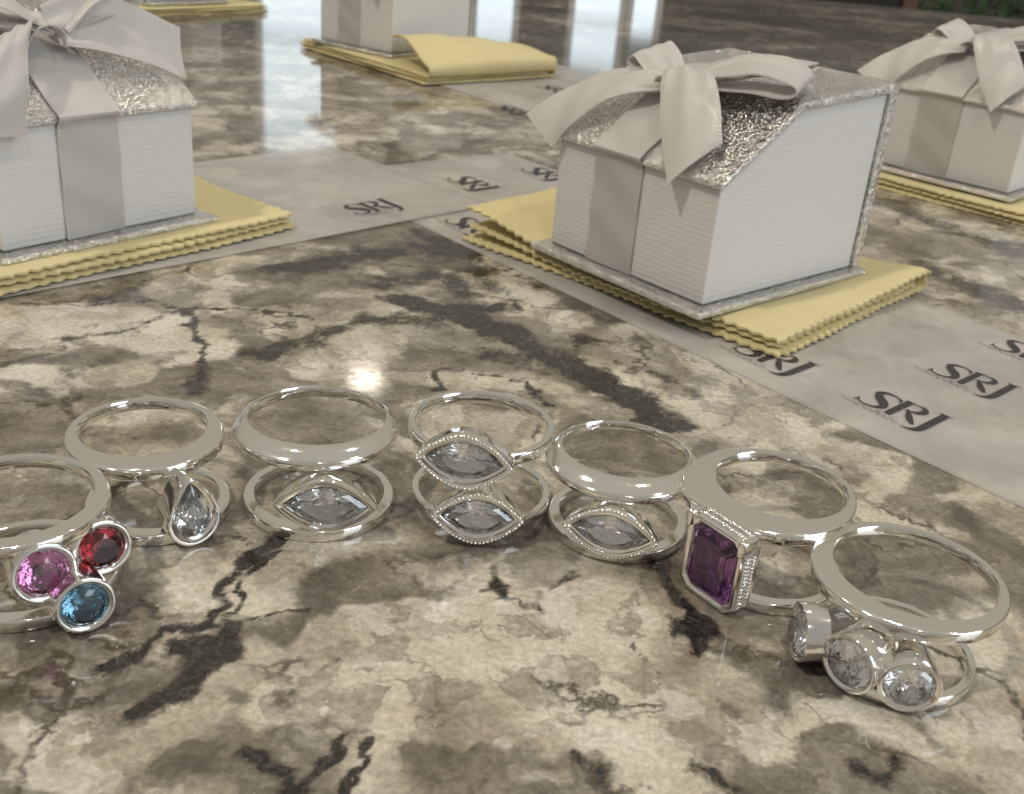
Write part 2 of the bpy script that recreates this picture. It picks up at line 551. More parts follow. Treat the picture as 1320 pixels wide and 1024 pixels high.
DARK = [  # (photo polyline, half width px, strength): the dark veins of this slab
    ([(370, 348), (450, 335), (540, 318)], 24, 0.82), ([(450, 330), (560, 318), (620, 350)], 26, 0.72), ([(540, 300), (600, 325)], 15, 0.75), ([(480, 365), (560, 355), (600, 380)], 22, 0.66),
    ([(560, 395), (640, 400)], 16, 0.8), ([(620, 450), (700, 478)], 12, 0.6), ([(830, 480), (890, 505)], 10, 0.55),
    ([(520, 390), (600, 405), (660, 435), (730, 470), (800, 508), (862, 545)], 20, 1.0), ([(560, 350), (640, 372)], 20, 0.45),
    ([(330, 458), (400, 438), (490, 415), (560, 410)], 17, 0.72), ([(620, 345), (700, 372)], 8, 0.5),
    ([(200, 390), (255, 400), (330, 402), (400, 410)], 4, 0.85), ([(256, 402), (265, 440), (277, 468)], 5, 0.85), ([(268, 470), (255, 505)], 9, 0.75),
    ([(0, 470), (60, 455), (110, 430), (256, 400)], 4, 0.6), ([(545, 500), (590, 478), (640, 486), (720, 520)], 5, 0.75),
    ([(700, 352), (760, 362)], 4, 0.7), ([(735, 440), (790, 437)], 9, 0.7), ([(640, 345), (680, 348)], 3, 0.8), ([(650, 380), (668, 400)], 5, 0.6),
    ([(345, 680), (310, 740), (262, 790), (200, 840), (150, 868)], 10, 0.9), ([(288, 800), (262, 850), (235, 890), (205, 920)], 22, 1.1),
    ([(352, 705), (318, 760), (288, 800)], 5, 0.85), ([(288, 795), (350, 797), (395, 792)], 5, 0.7), ([(150, 868), (90, 905), (40, 960)], 12, 0.5),
    ([(318, 975), (350, 1000), (365, 1030)], 20, 0.95), ([(436, 962), (400, 1000), (370, 1030)], 9, 0.95), ([(472, 968), (445, 1005), (425, 1030)], 8, 0.95),
    ([(862, 735), (885, 775), (905, 815), (925, 835)], 15, 1.0), ([(925, 835), (980, 850), (1030, 868)], 10, 0.55), ([(640, 735), (648, 765)], 11, 0.72),
    ([(620, 755), (655, 750)], 6, 0.8), ([(668, 772), (676, 788)], 9, 0.62), ([(690, 790), (700, 796)], 7, 0.7), ([(715, 752), (740, 740), (750, 745)], 7, 0.65),
    ([(755, 975), (800, 1010)], 16, 0.66), ([(905, 985), (950, 1020)], 16, 0.6), ([(1115, 1000), (1150, 990)], 14, 0.7), ([(1258, 868), (1300, 905), (1330, 940)], 8, 0.62),
    ([(840, 840), (858, 870), (850, 880)], 4, 0.5), ([(95, 770), (60, 800)], 10, 0.5), ([(200, 790), (110, 815)], 7, 0.55), ([(250, 700), (310, 690)], 6, 0.5),
    ([(20, 520), (75, 510), (90, 540)], 5, 0.5), ([(90, 475), (100, 520)], 7, 0.5), ([(1130, 255), (1230, 300), (1320, 330)], 20, 0.55), ([(1180, 340), (1320, 400)], 22, 0.55),
    ([(1220, 300), (1330, 320)], 8, 0.8), ([(30, 395), (150, 380), (240, 345)], 7, 0.55), ([(110, 392), (190, 372)], 8, 0.6), ([(330, 210), (480, 225), (640, 175)], 9, 0.45),
    ([(470, 155), (640, 165)], 8, 0.5), ([(660, 100), (720, 160)], 14, 0.5)]
BROWN = [([(60, 560), (180, 560), (290, 575)], 55, 0.9), ([(0, 640), (120, 650)], 60, 0.7), ([(340, 540), (470, 520), (560, 560)], 40, 0.75), ([(720, 590), (790, 610)], 30, 1.0),
         ([(330, 350), (560, 330), (620, 400)], 60, 0.8), ([(680, 950), (800, 980), (900, 960)], 50, 0.9), ([(560, 700), (720, 720)], 35, 0.8), ([(900, 840), (1060, 880), (1200, 960)], 60, 0.7),
         ([(1180, 640), (1320, 720)], 50, 0.8), ([(110, 840), (300, 720)], 40, 0.6), ([(560, 970), (640, 1010)], 45, 0.9), ([(480, 820), (500, 850)], 14, 1.0), ([(900, 875), (950, 910)], 16, 1.0),
         ([(660, 770), (690, 790)], 20, 1.0), ([(400, 900), (420, 920)], 20, 1.0), ([(1020, 690), (1090, 720)], 20, 0.6)]

def axis(stops):
    out = [stops[0][0]]
    for (a, _), (b, step) in zip(stops[:-1], stops[1:]):
        n = max(1, int(round((b - a) / step)))
        out += list(np.linspace(a, b, n + 1)[1:])
    return np.array(out)

ax = axis([(-900, 0), (-140, 60), (-75, 1.6), (85, 0.62), (160, 1.6), (1100, 60)])
ay = axis([(-400, 0), (50, 50), (170, 0.62), (290, 1.3), (460, 2.5), (1052, 25)])
GX, GY = np.meshgrid(ax, ay)
nx, ny = len(ax), len(ay)
warp = lambda amt, cell: (GX + amt * fbm(GX, GY, cell), GY + amt * fbm(GX, GY, cell))
wx, wy = warp(9.0, 6.0)
ragged = np.clip(1.0 + 1.1 * fbm(GX, GY, 6.0, 5, 0.7), 0.4, 1.25)      # veins swell, thin out and break
dark = seg_field(wx, wy, DARK, 1.2) * ragged
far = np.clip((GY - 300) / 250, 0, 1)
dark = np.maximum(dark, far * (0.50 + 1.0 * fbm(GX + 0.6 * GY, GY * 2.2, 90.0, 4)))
dark = np.where((GY < 40), 0.15, dark)
wx, wy = warp(22.0, 14.0)
LIGHT = [([(20, 420), (150, 410), (240, 440)], 48, 1.0), ([(20, 480), (150, 480)], 30, 0.8), ([(640, 370), (740, 410)], 30, 0.7), ([(560, 500), (700, 505)], 28, 0.8), ([(760, 480), (900, 540)], 30, 0.6),
         ([(340, 830), (480, 870), (620, 830)], 75, 1.0), ([(640, 860), (800, 860), (860, 930)], 65, 1.0), ([(420, 930), (600, 920)], 50, 0.9), ([(60, 1000), (200, 970), (270, 940)], 50, 1.0), ([(20, 900), (60, 950)], 40, 0.7),
         ([(700, 790), (840, 800)], 50, 1.0), ([(560, 900), (760, 920)], 60, 0.9), ([(980, 960), (1100, 930)], 40, 0.7), ([(1180, 850), (1300, 830)], 30, 0.5), ([(1130, 640), (1200, 690)], 30, 0.6), ([(420, 780), (560, 790)], 35, 0.8), ([(930, 640), (1010, 660)], 40, 0.7), ([(1000, 570), (1110, 590)], 35, 0.7), ([(1100, 960), (1200, 1000)], 40, 0.5), ([(860, 960), (960, 930)], 35, 0.8), ([(220, 830), (330, 850)], 25, 0.6), ([(300, 380), (340, 400)], 20, 0.6)]
brown = np.maximum(seg_field(wx, wy, BROWN), 0.45) * np.clip(0.95 + 0.9 * fbm(GX, GY, 8.0), 0, 1.3) - 1.05 * seg_field(wx, wy, LIGHT)
brown = np.clip(brown, -0.25, 1.1)
cv = np.stack([GX, GY, np.zeros_like(GX)], -1).reshape(-1, 3)
idx = np.arange(nx * ny).reshape(ny, nx)
quads = np.stack([idx[:-1, :-1], idx[:-1, 1:], idx[1:, 1:], idx[1:, :-1]], -1).reshape(-1, 4)
rim = list(idx[0, :]) + list(idx[1:, -1]) + list(idx[-1, -2::-1]) + list(idx[-2:0:-1, 0])
low = [(cv[i][0], cv[i][1], -30.0) for i in rim]
nb = nx * ny
verts = [tuple(v) for v in cv] + low
faces = [tuple(int(i) for i in q) for q in quads]
for k in range(len(rim)):
    j = (k + 1) % len(rim)
    faces.append((int(rim[j]), int(rim[k]), nb + k, nb + j))
faces.append(tuple(nb + k for k in range(len(rim) - 1, -1, -1)))
top = mesh_obj('countertop', verts, faces, M['granite'], smooth=False)
for nm, arr in (('dark', dark), ('brown', brown)):
    a = top.data.attributes.new(nm, 'FLOAT', 'POINT')
    a.data.foreach_set('value', np.concatenate([arr.reshape(-1), np.full(len(low), 0.2)]).astype(np.float32))
tag(top, kind='structure')

# ------------------------------------------------------------------ background beyond the counter: glazing, shrubs
def window(label, x0, x1, z0, z1, rails, y=2500.0, fr=14.0, mat='frame'):
    root = empty('window', ((x0 + x1) / 2, y, z0), 0, label, 'window')
    def part(nm, lo, hi, m):
        v, f = box(lo, hi)
        v = [(a - (x0 + x1) / 2, b, c - z0) for a, b, c in v]
        return mesh_obj(nm, v, f, m, root, smooth=False)
    part('pane', (x0, 6, z0), (x1, 10, z1), M['day'])
    part('frame', (x0 - fr, -10, z0 - fr), (x0, 14, z1 + fr), M[mat])
    part('frame', (x1, -10, z0 - fr), (x1 + fr, 14, z1 + fr), M[mat])
    part('frame', (x0, -10, z1), (x1, 14, z1 + fr), M[mat])
    part('frame', (x0, -10, z0 - fr), (x1, 14, z0), M[mat])
    for zr in rails:
        part('rail', (x0, -8, zr - 7), (x1, 5, zr + 7), M[mat])
    return root

window('tall daylit window with white frame reflected in the counter by the left gift box', -622, -458, -886, 545, [288])
window('narrow daylit window with white frame reflected behind the far gift box', -150, -72, -886, 262, [])
window('daylit window with white frame reflected above the middle gift box', 62, 158, -886, 292, [195])
window('slim daylit window with white frame reflected beside the dark panel', 188, 236, -886, 215, [])

v, f = box((-250, -20, -900), (250, 20, 30))
wall = mesh_obj('low_wall', v, f, M['darkwall'], smooth=False, loc=(500, 2500, 0))
tag(wall, 'dark low wall panel beyond the far edge of the counter', 'wall')
v, f = box((-17, -30, -900), (17, 30, 60))
post = mesh_obj('door_post', v, f, M['brown'], smooth=False, loc=(770, 2500, 0))
bevel(post, 4)
tag(post, 'brown wooden door post beyond the far edge of the counter', 'post')
v, f = box((-4000, -400, -20), (6000, 6000, 0))
patio = mesh_obj('patio', v, f, M['patio'], smooth=False, loc=(0, 2700, -900))
tag(patio, kind='structure')

def shrub(label, loc, rad, n, seed):
    rnd = random.Random(seed)
    root = empty('shrub', loc, 0, label, 'shrub', 'shrubs outside the glazing')
    vs, fs = [], []
    for _ in range(n):
        while True:
            p = np.array([rnd.uniform(-1, 1) for _ in range(3)])
            if 0.3 < np.linalg.norm(p) < 1:
                break
        c = p * rad + V3((0, 0, rad * 0.95))
        a = np.array([rnd.gauss(0, 1) for _ in range(3)])
        a /= np.linalg.norm(a)
        b = np.cross(a, [rnd.gauss(0, 1) for _ in range(3)])
        b /= np.linalg.norm(b)
        s = rnd.uniform(0.035, 0.07) * rad
        k = len(vs)
        vs += [c - a * s, c + b * s * 0.5, c + a * s, c - b * s * 0.5]
        fs.append((k, k + 1, k + 2, k + 3))
    tag(mesh_obj('leaves', vs, fs, M['leaf'], root, smooth=False), kind='stuff')
    vs, fs = [], []
    for i in range(5):
        ang = i * 1.26
        tip = V3((math.cos(ang), math.sin(ang), 2.0)) * rad * 0.5
        k = len(vs)
        for q, w in ((V3((0, 0, 0)), 0.04), (tip, 0.015)):
            for t in range(5):
                vs.append(q + V3((math.cos(t * 1.257), math.sin(t * 1.257), 0)) * w * rad)
        fs += [(k + t, k + (t + 1) % 5, k + 5 + (t + 1) % 5, k + 5 + t) for t in range(5)]
    mesh_obj('stem', vs, fs, M['brown'], root)
    return root

shrub('dense green shrub outside, next to the brown door post', (1060, 3300, -900), 420, 2500, 3)
shrub('broad green shrub outside, behind the right gift box', (1500, 3500, -900), 470, 2500, 4)

# ------------------------------------------------------------------ tissue sheets with printed logos
def stroke(path, n=8):
    """flat stroke of varying width: list of (x,y,w) -> verts, quads"""
    P = catmull(path, n)
    v, f = [], []
    for i, (x, y, w) in enumerate(P):
        a, b = P[max(i - 1, 0)], P[min(i + 1, len(P) - 1)]
        t = np.array([b[0] - a[0], b[1] - a[1]])
        t /= max(np.linalg.norm(t), 1e-6)
        nrm = np.array([-t[1], t[0]])
        w = max(w, 0.05)
        v += [(x + nrm[0] * w / 2, y + nrm[1] * w / 2, 0), (x - nrm[0] * w / 2, y - nrm[1] * w / 2, 0)]
        if i:
            k = 2 * i
            f.append((k - 2, k - 1, k + 1, k))
    return v, f

def merge(parts):
    V, F = [], []
    for v, f in parts:
        k = len(V)
        V += list(v)
        F += [tuple(i + k for i in q) for q in f]
    return V, F

L_S = [stroke([(5.75, 6.1, 0.2), (5.5, 7.2, 0.35), (4.0, 8.0, 0.4), (2.2, 7.75, 0.75), (1.55, 6.5, 1.2), (2.5, 5.0, 1.65), (4.1, 3.5, 1.75), (4.9, 2.0, 1.3), (4.2, 0.6, 0.65), (2.6, 0.05, 0.4), (0.9, 0.55, 0.35), (0.15, 2.0, 0.22)]),
       stroke([(5.4, 6.9, 0.5), (5.95, 7.6, 0.1)], 3), stroke([(0.3, 1.2, 0.5), (-0.1, 0.2, 0.1)], 3)]
L_R = [stroke([(6.9, 0.0, 1.25), (6.9, 8.0, 1.25)], 2), stroke([(6.1, 8.0, 0.1), (6.6, 7.95, 0.45), (8.6, 8.0, 0.32), (10.0, 7.7, 0.7), (10.65, 6.5, 1.25), (10.2, 5.2, 0.9), (9.0, 4.5, 0.4), (7.9, 4.35, 0.2)]),
       stroke([(8.3, 4.7, 0.3), (9.0, 3.7, 0.8), (10.1, 2.0, 1.25), (11.2, 0.7, 0.9), (12.0, 0.0, 0.2)])]
L_J = [stroke([(13.6, 8.3, 1.35), (13.6, 4.0, 1.4), (13.6, 0.5, 1.35), (13.35, -1.0, 1.15), (12.7, -1.9, 0.7), (11.7, -2.3, 0.35), (10.7, -2.2, 0.12)]),
       stroke([(12.3, 8.75, 0.1), (13.4, 8.35, 0.5), (15.2, 8.7, 0.1)], 4)]
rr = random.Random(5)
scr = [(-2.4, -0.1, 0.1), (-1.2, -0.7, 0.16), (0.2, -0.85, 0.2), (1.6, -1.2, 0.26), (2.6, -0.8, 0.16), (3.3, -1.6, 0.24), (4.2, -1.0, 0.14), (4.7, -1.7, 0.22), (5.7, -0.6, 0.14), (6.0, -1.8, 0.2), (7.0, -1.1, 0.14), (7.4, -1.9, 0.2), (8.6, -1.3, 0.12), (9.3, -1.9, 0.18), (10.1, -1.5, 0.08)]
L_SCRIPT = [stroke(scr, 5), stroke([(5.0, -1.2, 0.1), (5.7, -0.2, 0.12), (6.1, 0.2, 0.1)], 4), stroke([(8.0, -1.2, 0.1), (8.7, -0.2, 0.14), (8.9, 0.1, 0.1)], 4)]

LOGO_Z = 0.10
def logo(parent, org, x, y, ang, s=1.0):
    """x,y world mm of the baseline start; parent at org (no rotation)"""
    for nm, parts, mt in (('printed_letters', L_S + L_R + L_J, 'ink'), ('printed_script', L_SCRIPT, 'ink2')):
        vv, ff = merge(parts)
        c, sn = math.cos(ang), math.sin(ang)
        zz = [LOGO_Z + 0.012 * (k % 7) / 7 for k in range(len(vv))]
        vv = [(x - org[0] + s * (a * c - b * sn), y - org[1] + s * (a * sn + b * c), parent['top'] + LOGO_Z + (0.05 if nm == 'printed_script' else 0.0)) for a, b, _ in vv]
        mesh_obj(nm, vv, ff, M[mt], parent, smooth=False)

def sheet(label, corner, ang, length, width, z, waves, curl=0.0):
    """rectangle: corner + t*dir(ang) + s*dir(ang+90)"""
    n, m = 60, 34
    c, s = math.cos(ang), math.sin(ang)
    rnd = random.Random(int(corner[0] * 7 + 1000))
    ph = [rnd.uniform(0, 6.28) for _ in range(4)]
    vs = []
    for i in range(n + 1):
        for j in range(m + 1):
            t, q = length * i / n, width * j / m
            h = waves * (math.sin(t * 0.07 + ph[0] + q * 0.03) * 0.5 + 0.5) * (math.sin(q * 0.09 + ph[1]) * 0.5 + 0.5) * 0.25
            vs.append((t * c - q * s, t * s + q * c, h))
    fs = []
    for i in range(n):
        for j in range(m):
            k = i * (m + 1) + j
            fs.append((k, k + m + 1, k + m + 2, k + 1))
    o = mesh_obj('tissue_sheet', vs, fs, M['tissue'], loc=(corner[0], corner[1], z))
    o['top'] = 0.28 * waves
    tag(o, label, 'tissue paper', 'printed tissue sheets under the gift boxes')
    md = o.modifiers.new('thickness', 'SOLIDIFY')
    md.thickness = 0.05 * MM
    md.offset = -1
    return o

dA, dB = math.radians(47), math.radians(-48)
# sheet B runs from beside the middle box towards the lower right, sheet A lies over its end
eB, nB = V3((math.cos(dB), math.sin(dB), 0)), V3((-math.sin(dB), math.cos(dB), 0))
cB = V3((-25.5, 259.6, 0)) - eB * 54
shB = sheet('printed tissue sheet running under the middle gift box cloth', cB, dB, 340, 71, 0.12, 0.5)
o = shB
for x, y in ((60.5, 178.3), (78.9, 194.9), (97.0, 211.5), (-25.4, 307.5), (-4.6, 326), (-22.2, 266.0), (41.0, 197.0)):
    logo(shB, cB, x + 0.6, y + 0.2, math.radians(-46))
eA, nA = V3((math.cos(dA), math.sin(dA), 0)), V3((-math.sin(dA), math.cos(dA), 0))
cA = V3((-9.5, 284, 0)) - eA * 260
shA = sheet('printed tissue sheet running under the left gift box cloth', cA, dA, 260, 73, 0.5, 0.5)
logo(shA, cA, -42.5, 263, math.radians(47))
dC = math.radians(-57)
cC = ground(520, 140)
shC = sheet('printed tissue sheet half hidden under the far gift box cloth', ground(470, 78), math.radians(-50), 150, 90, 0.12, 0.5)
cC = V3([shC.location[0] / MM, shC.location[1] / MM, 0])
logo(shC, cC, *ground(632, 138)[:2], math.radians(-46))
logo(shC, cC, *ground(690, 112)[:2], math.radians(-46))

# ------------------------------------------------------------------ folded cloths with pinked edges
def cloth(label, corner, ang, W, D, z0, box_rect=None, tooth=2.9, cell=0.75, curl=False, seed=0, lift=1.0, left_lift=0.5):
    """corner = front-left corner (mm); x runs along ang, y to its left. Lower sheet folds over at y=D onto itself, a second sheet lies inside."""
    root = empty('polishing_cloth', (corner[0], corner[1], z0), ang, label, 'cloth', 'folded yellow cloths under the gift boxes')
    rnd = random.Random(seed)
    ph = [rnd.uniform(0, 6.28) for _ in range(6)]
    T = 0.95

    def teeth(s):
        return 0.65 - 0.65 * math.cos(2 * math.pi * s / tooth) - 0.3

    offs = {}
    def surf(nm, path, thick, xin0, xin1, ss, pink_end):
        po = rnd.uniform(0, 3.4)
        p1, p2 = rnd.uniform(0, 6), rnd.uniform(0, 6)
        edge = lambda s: teeth(s + po + 0.5 * math.sin(s * 0.13 + p1)) * (0.85 + 0.25 * math.sin(s * 0.37 + p2)) + 0.5 * math.sin(s * 0.09 + p2)
        """path(s)-> (y,z,ny,nz); s in ss; ends pinked along x; sides pinked"""
        n = int(W / cell)
        cols = []
        for i in range(n + 1):
            cols.append(i / n)
        vs, fs = [], []
        ns = len(ss)
        for side in (0, 1):
            for i, u in enumerate(cols):
                for j, s in enumerate(ss):
                    x = xin0 + u * (W - xin0 - xin1)
                    y, z, ny_, nz_ = path(s, x)
                    if i == 0:
                        x -= edge(s)
                    if i == n:
                        x += edge(s)
                    if (j == 0 and pink_end[0]) or (j == ns - 1 and pink_end[1]):
                        y -= edge(x + 11.0 * (j == 0))
                    wob = 0.10 * math.sin(x * 0.21 + ph[0]) * math.sin(s * 0.17 + ph[1]) + 0.06 * math.sin(x * 0.55 + s * 0.3 + ph[2])
                    bnd = i in (0, n) or (j == 0 and pink_end[0]) or (j == ns - 1 and pink_end[1])
                    k = thick / 2 * (0.55 if bnd else 1.0) * (1 if side else -1) + wob * 0.6 - (0.12 * nz_ if bnd else 0)
                    vs.append((x, y + ny_ * k, z + nz_ * k))
        N = (n + 1) * ns
        for i in range(n):
            for j in range(ns - 1):
                a = i * ns + j
                q = (a, a + ns, a + ns + 1, a + 1)
                fs.append(tuple(N + t for t in q))
                fs.append(q[::-1])
        bd = [i * ns for i in range(n + 1)] + [n * ns + j for j in range(1, ns)] + [i * ns + ns - 1 for i in range(n - 1, -1, -1)] + [j for j in range(ns - 2, 0, -1)]
        for k in range(len(bd)):
            a, b = bd[k], bd[(k + 1) % len(bd)]
            fs.append((a, b, N + b, N + a))
        o = mesh_obj(nm, vs, fs, M['cloth'], root)
        soften(o, 50)
        return o

    def sm(a, b, x):
        t = min(max((x - a) / (b - a), 0), 1)
        return t * t * (3 - 2 * t)

    def edge_lift(x, y):                     # the free ends, away from the box, open a little
        r = 1.6 * sm(W - 15, W, x) * sm(D * 0.35, D * 0.9, y) + left_lift * sm(34, 0, x)
        return r * lift

    Rb = 1.45
    L = D - Rb
    arc = math.pi * Rb

    def outer(s, x):
        if s <= L:
            y = s
            return y, 0.5 - 0.0 * y, 0, 1
        if s <= L + arc:
            a = (s - L) / Rb
            l = edge_lift(x, D)
            return L + Rb * math.sin(a), 0.5 + (Rb + l / 2) * (1 - math.cos(a)), -math.sin(a), math.cos(a)
        y = L - (s - L - arc)
        return y + 0.8 * sm(L, 0, y), 0.5 + 2 * Rb + edge_lift(x, y) - 0.12 * sm(8, 0, y), 0, -1

    ss = list(np.linspace(0, L, int(L / cell))) + list(L + np.linspace(0, arc, 9)[1:]) + list(L + arc + np.linspace(0, L, int(L / cell))[1:])
    surf('folded_sheet', outer, T, 0, 0, ss, (True, True))
    def inner(s, x):
        return s + 0.3, 1.97 + 0.35 * edge_lift(x, s), 0, 1
    ss2 = list(np.linspace(0, D - 5, int((D - 5) / cell)))
    surf('inner_sheet', inner, T, 0.5, 0.9, ss2, (True, False))
    if curl:                                 # a corner flap thrown back over the top
        def flap(s, x):
            k = s / 22.0
            return D - 4 - s, 4.4 + 4.5 * math.sin(min(k, 1) * 2.2) * (0.35 + 0.65 * sm(W * 0.2, W, x) ) * (1 - 0.5 * sm(W * .7, W, x)), 0, 1
    return root

CT = 3.9   # cloth stack height: the boxes stand on it
cM0, cM1 = ground(600, 311, 0), ground(1000, 463, 0)
angM = math.atan2(cM1[1] - cM0[1], cM1[0] - cM0[0])
WM = float(np.hypot(*(cM1 - cM0)[:2]))
cloth('folded yellow cloth with zigzag edges under the gift box with the visible sparkling lid', cM0, angM, WM, 66, 0.42, seed=1, left_lift=4.6)

# ------------------------------------------------------------------ gift boxes
BW, BD = 45.0, 52.0
ZB = 4.45                                   # underside of the base board
def strip_mesh(name, ctrl, parent, n=10, thick=0.28, cup=0.0, m=8, mat='ribbon', notch=None):
    """ctrl: list of (centre xyz, half-width vector xyz); ribbon swept between them, closed with thickness"""
    C = catmull([c for c, w in ctrl], n)
    Wd = catmull([w for c, w in ctrl], n)
    N = len(C)
    P = np.zeros((N, m + 1, 3))
    L = np.concatenate([[0], np.cumsum(np.linalg.norm(np.diff(C, axis=0), axis=1))])
    Nn = np.zeros((N, 3))
    for i in range(N):
        t = C[min(i + 1, N - 1)] - C[max(i - 1, 0)]
        t /= max(np.linalg.norm(t), 1e-6)
        nn = np.cross(t, Wd[i])
        Nn[i] = nn / max(np.linalg.norm(nn), 1e-6)
    pinch = np.zeros(N)                                            # the ribbon gathers into soft pleats at the knot
    if name in ('bow_loop', 'bow_tail'):
        pinch = 0.62 * np.exp(-L / 7.5)
        if name == 'bow_loop':
            pinch = np.maximum(pinch, 0.62 * np.exp(-(L[-1] - L) / 7.5))
    for i in range(N):
        for j in range(m + 1):
            u = j / m * 2 - 1
            ext = np.zeros(3)
            if notch and i >= N - 9:
                t = C[-1] - C[-3]
                ext = t / np.linalg.norm(t) * notch * u * (i - N + 10) / 9.0
            P[i, j] = C[i] + Wd[i] * u + Nn[i] * cup * (u * u - 0.4) + ext + Nn[i] * (0.16 * math.sin(L[i] * 0.55 + u * 2.1) + pinch[i] * math.sin(u * 7.5 + 0.8 + L[i] * 0.12))
    vs, fs, uv = [], [], []
    for side in (0.5, -0.5):
        for i in range(N):
            for j in range(m + 1):
                vs.append(P[i, j] + Nn[i] * thick * side)
                uv.append((L[i], (j / m) * 13.4))
    K = N * (m + 1)
    for i in range(N - 1):
        for j in range(m):
            a = i * (m + 1) + j
            q = (a, a + 1, a + m + 2, a + m + 1)
            fs.append(q)
            fs.append(tuple(K + t for t in q[::-1]))
    bd = [j for j in range(m + 1)] + [i * (m + 1) + m for i in range(1, N)] + [(N - 1) * (m + 1) + j for j in range(m - 1, -1, -1)] + [i * (m + 1) for i in range(N - 2, 0, -1)]
    for k in range(len(bd)):
        a, b = bd[k], bd[(k + 1) % len(bd)]
        fs.append((b, a, K + a, K + b))
    o = mesh_obj(name, vs, fs, M[mat], parent)
    soften(o, 60)
    ul = o.data.uv_layers.new(name='UVMap')
    for lp in o.data.loops:
        ul.data[lp.index].uv = uv[lp.vertex_index]
    return o

def make_box(label, origin, ang, bow, rib_x=18.5, detail=True):
    """origin: world mm of the body's front-left lower corner; local x along the front, y to the back; local z=0 is ZB"""
    root = empty('gift_box', (origin[0], origin[1], ZB), ang, label, 'gift box', 'white gift boxes with bows')
    b0 = 1.5                                # base board thickness
    v, f = prism([(0, b0), (0, 25.6), (20.8, 38.6), (BD - 0.6, 40.2), (BD - 0.6, b0)], 0, BW)
    body = mesh_obj('body', v, f, M['paper'], root, smooth=False)
    bevel(body, 0.35)
    v, f = box((-2.6, -4.0, 0), (BW + 3.0, BD + 2.0, b0 - 0.02))
    base = mesh_obj('base_board', v, f, M['foil'], root, smooth=False)
    bevel(base, 0.45)
    v, f = box((-0.9, BD - 0.5, b0), (BW + 1.1, BD + 1.9, 42.4))
    spine = mesh_obj('spine_board', v, f, M['foil'], root, smooth=False)
    bevel(spine, 0.45)
    lp = [(-1.1, 25.1), (-1.15, 26.3), (20.3, 40.35), (BD + 2.0, 42.5), (BD + 2.0, 40.6), (20.9, 38.75)]
    v, f = prism(lp, -1.0, BW + 1.2)
    lid = mesh_obj('lid', v, f, M['foil'], root, smooth=False)
    bevel(lid, 0.4)
    # ribbon band up the front, over the slope and across the top
    hw = 6.7
    path = [(-0.35, b0 + 0.1), (-0.45, 12), (-0.5, 22), (-0.75, 24.6), (-1.7, 26.2), (-0.6, 27.3), (8, 33.2), (14, 37.2), (20, 41.0), (22, 41.3), (36, 41.9), (BD + 1.5, 42.9)]
    strip_mesh('ribbon_band', [((rib_x, y, z), (hw, 0, 0)) for y, z in path], root, n=6, thick=0.25)
    if bow:
        knot_c, parts = bow
        br = strip_mesh('bow', [((knot_c[0] - 3.2, knot_c[1] + 1.5, knot_c[2] - 2.2), (1.2, 3.4, 1.4)), ((knot_c[0] - 2.2, knot_c[1], knot_c[2] + 1.0), (0.6, 3.2, 1.0)),
                                   ((knot_c[0] + 0.5, knot_c[1] - 0.6, knot_c[2] + 2.0), (0.3, 3.0, 1.0)), ((knot_c[0] + 2.8, knot_c[1] - 0.4, knot_c[2] + 0.6), (0.0, 3.2, 0.8)), ((knot_c[0] + 3.2, knot_c[1], knot_c[2] - 2.4), (0, 3.4, 0.4))], root, n=8, cup=0.5)
        for nm, ctrl, notch, cup in parts:
            strip_mesh(nm, ctrl, br, n=10, cup=cup, notch=notch, m=16)
    return root

def centre_bow():
    k = (18.5, 13.5, 39.6)
    P = []
    # left loop: out over the lid's left side and back
    P.append(('bow_loop', [((17, 14.5, 39.5), (0.5, 3.2, 1.2)), ((12, 16.2, 42.6), (1.0, 4.2, 1.6)), ((7.2, 17.6, 44.6), (1.0, 4.6, 1.6)), ((5.0, 18.0, 43.2), (0.8, 4.8, 1.6)), ((7.0, 17.4, 41.4), (0.8, 4.6, 1.6)), ((12, 15.8, 40.6), (0.6, 4.2, 1.4)), ((17, 14.0, 39.0), (0.4, 3.2, 1.0))], None, 0.3))
    # right loop, fuller, its open mouth towards the front
    P.append(('bow_loop', [((20, 14.5, 40.0), (-0.6, 4.0, 0.6)), ((27, 17.5, 43.6), (-1.6, 6.0, 1.6)), ((35, 20.5, 45.4), (-2.2, 6.2, 1.4)), ((41.6, 22.4, 44.6), (-2.6, 6.2, 0.9)), ((43.6, 22.6, 42.9), (-2.6, 6.2, 0.6)), ((40.6, 21.6, 41.6), (-2.4, 6.2, 0.4)), ((31, 18.0, 41.0), (-1.6, 6.0, 0.2)), ((20, 14.0, 39.2), (-0.6, 3.8, 0.4))], None, 0.4))
    # left tail hanging past the front left corner
    P.append(('bow_tail', [((17.5, 13.0, 39.4), (0.2, 3.4, 1.6)), ((11, 9.6, 39.2), (-1.0, 4.6, 2.4)), ((4, 5.2, 35.8), (-2.6, 4.4, 3.2)), ((-1.6, 1.2, 30.6), (-4.0, 2.8, 3.4)), ((-5.6, -1.8, 25.8), (-4.9, 1.2, 3.2))], 1.0, 0.5))
    # front tail arching out of the knot and lying over the sloped lid
    P.append(('bow_tail', [((20.0, 13.2, 40.2), (2.4, 1.2, 0.6)), ((22.8, 11.0, 43.2), (3.8, 1.8, 0.6)), ((26.6, 7.6, 41.6), (4.9, 2.4, 1.2)), ((31.2, 4.2, 36.6), (5.3, 2.5, 1.6)), ((35.2, 1.2, 31.6), (5.3, 2.3, 1.9)), ((38.2, -0.8, 28.6), (5.1, 2.0, 2.2))], -3.4, -0.7))
    return k, P

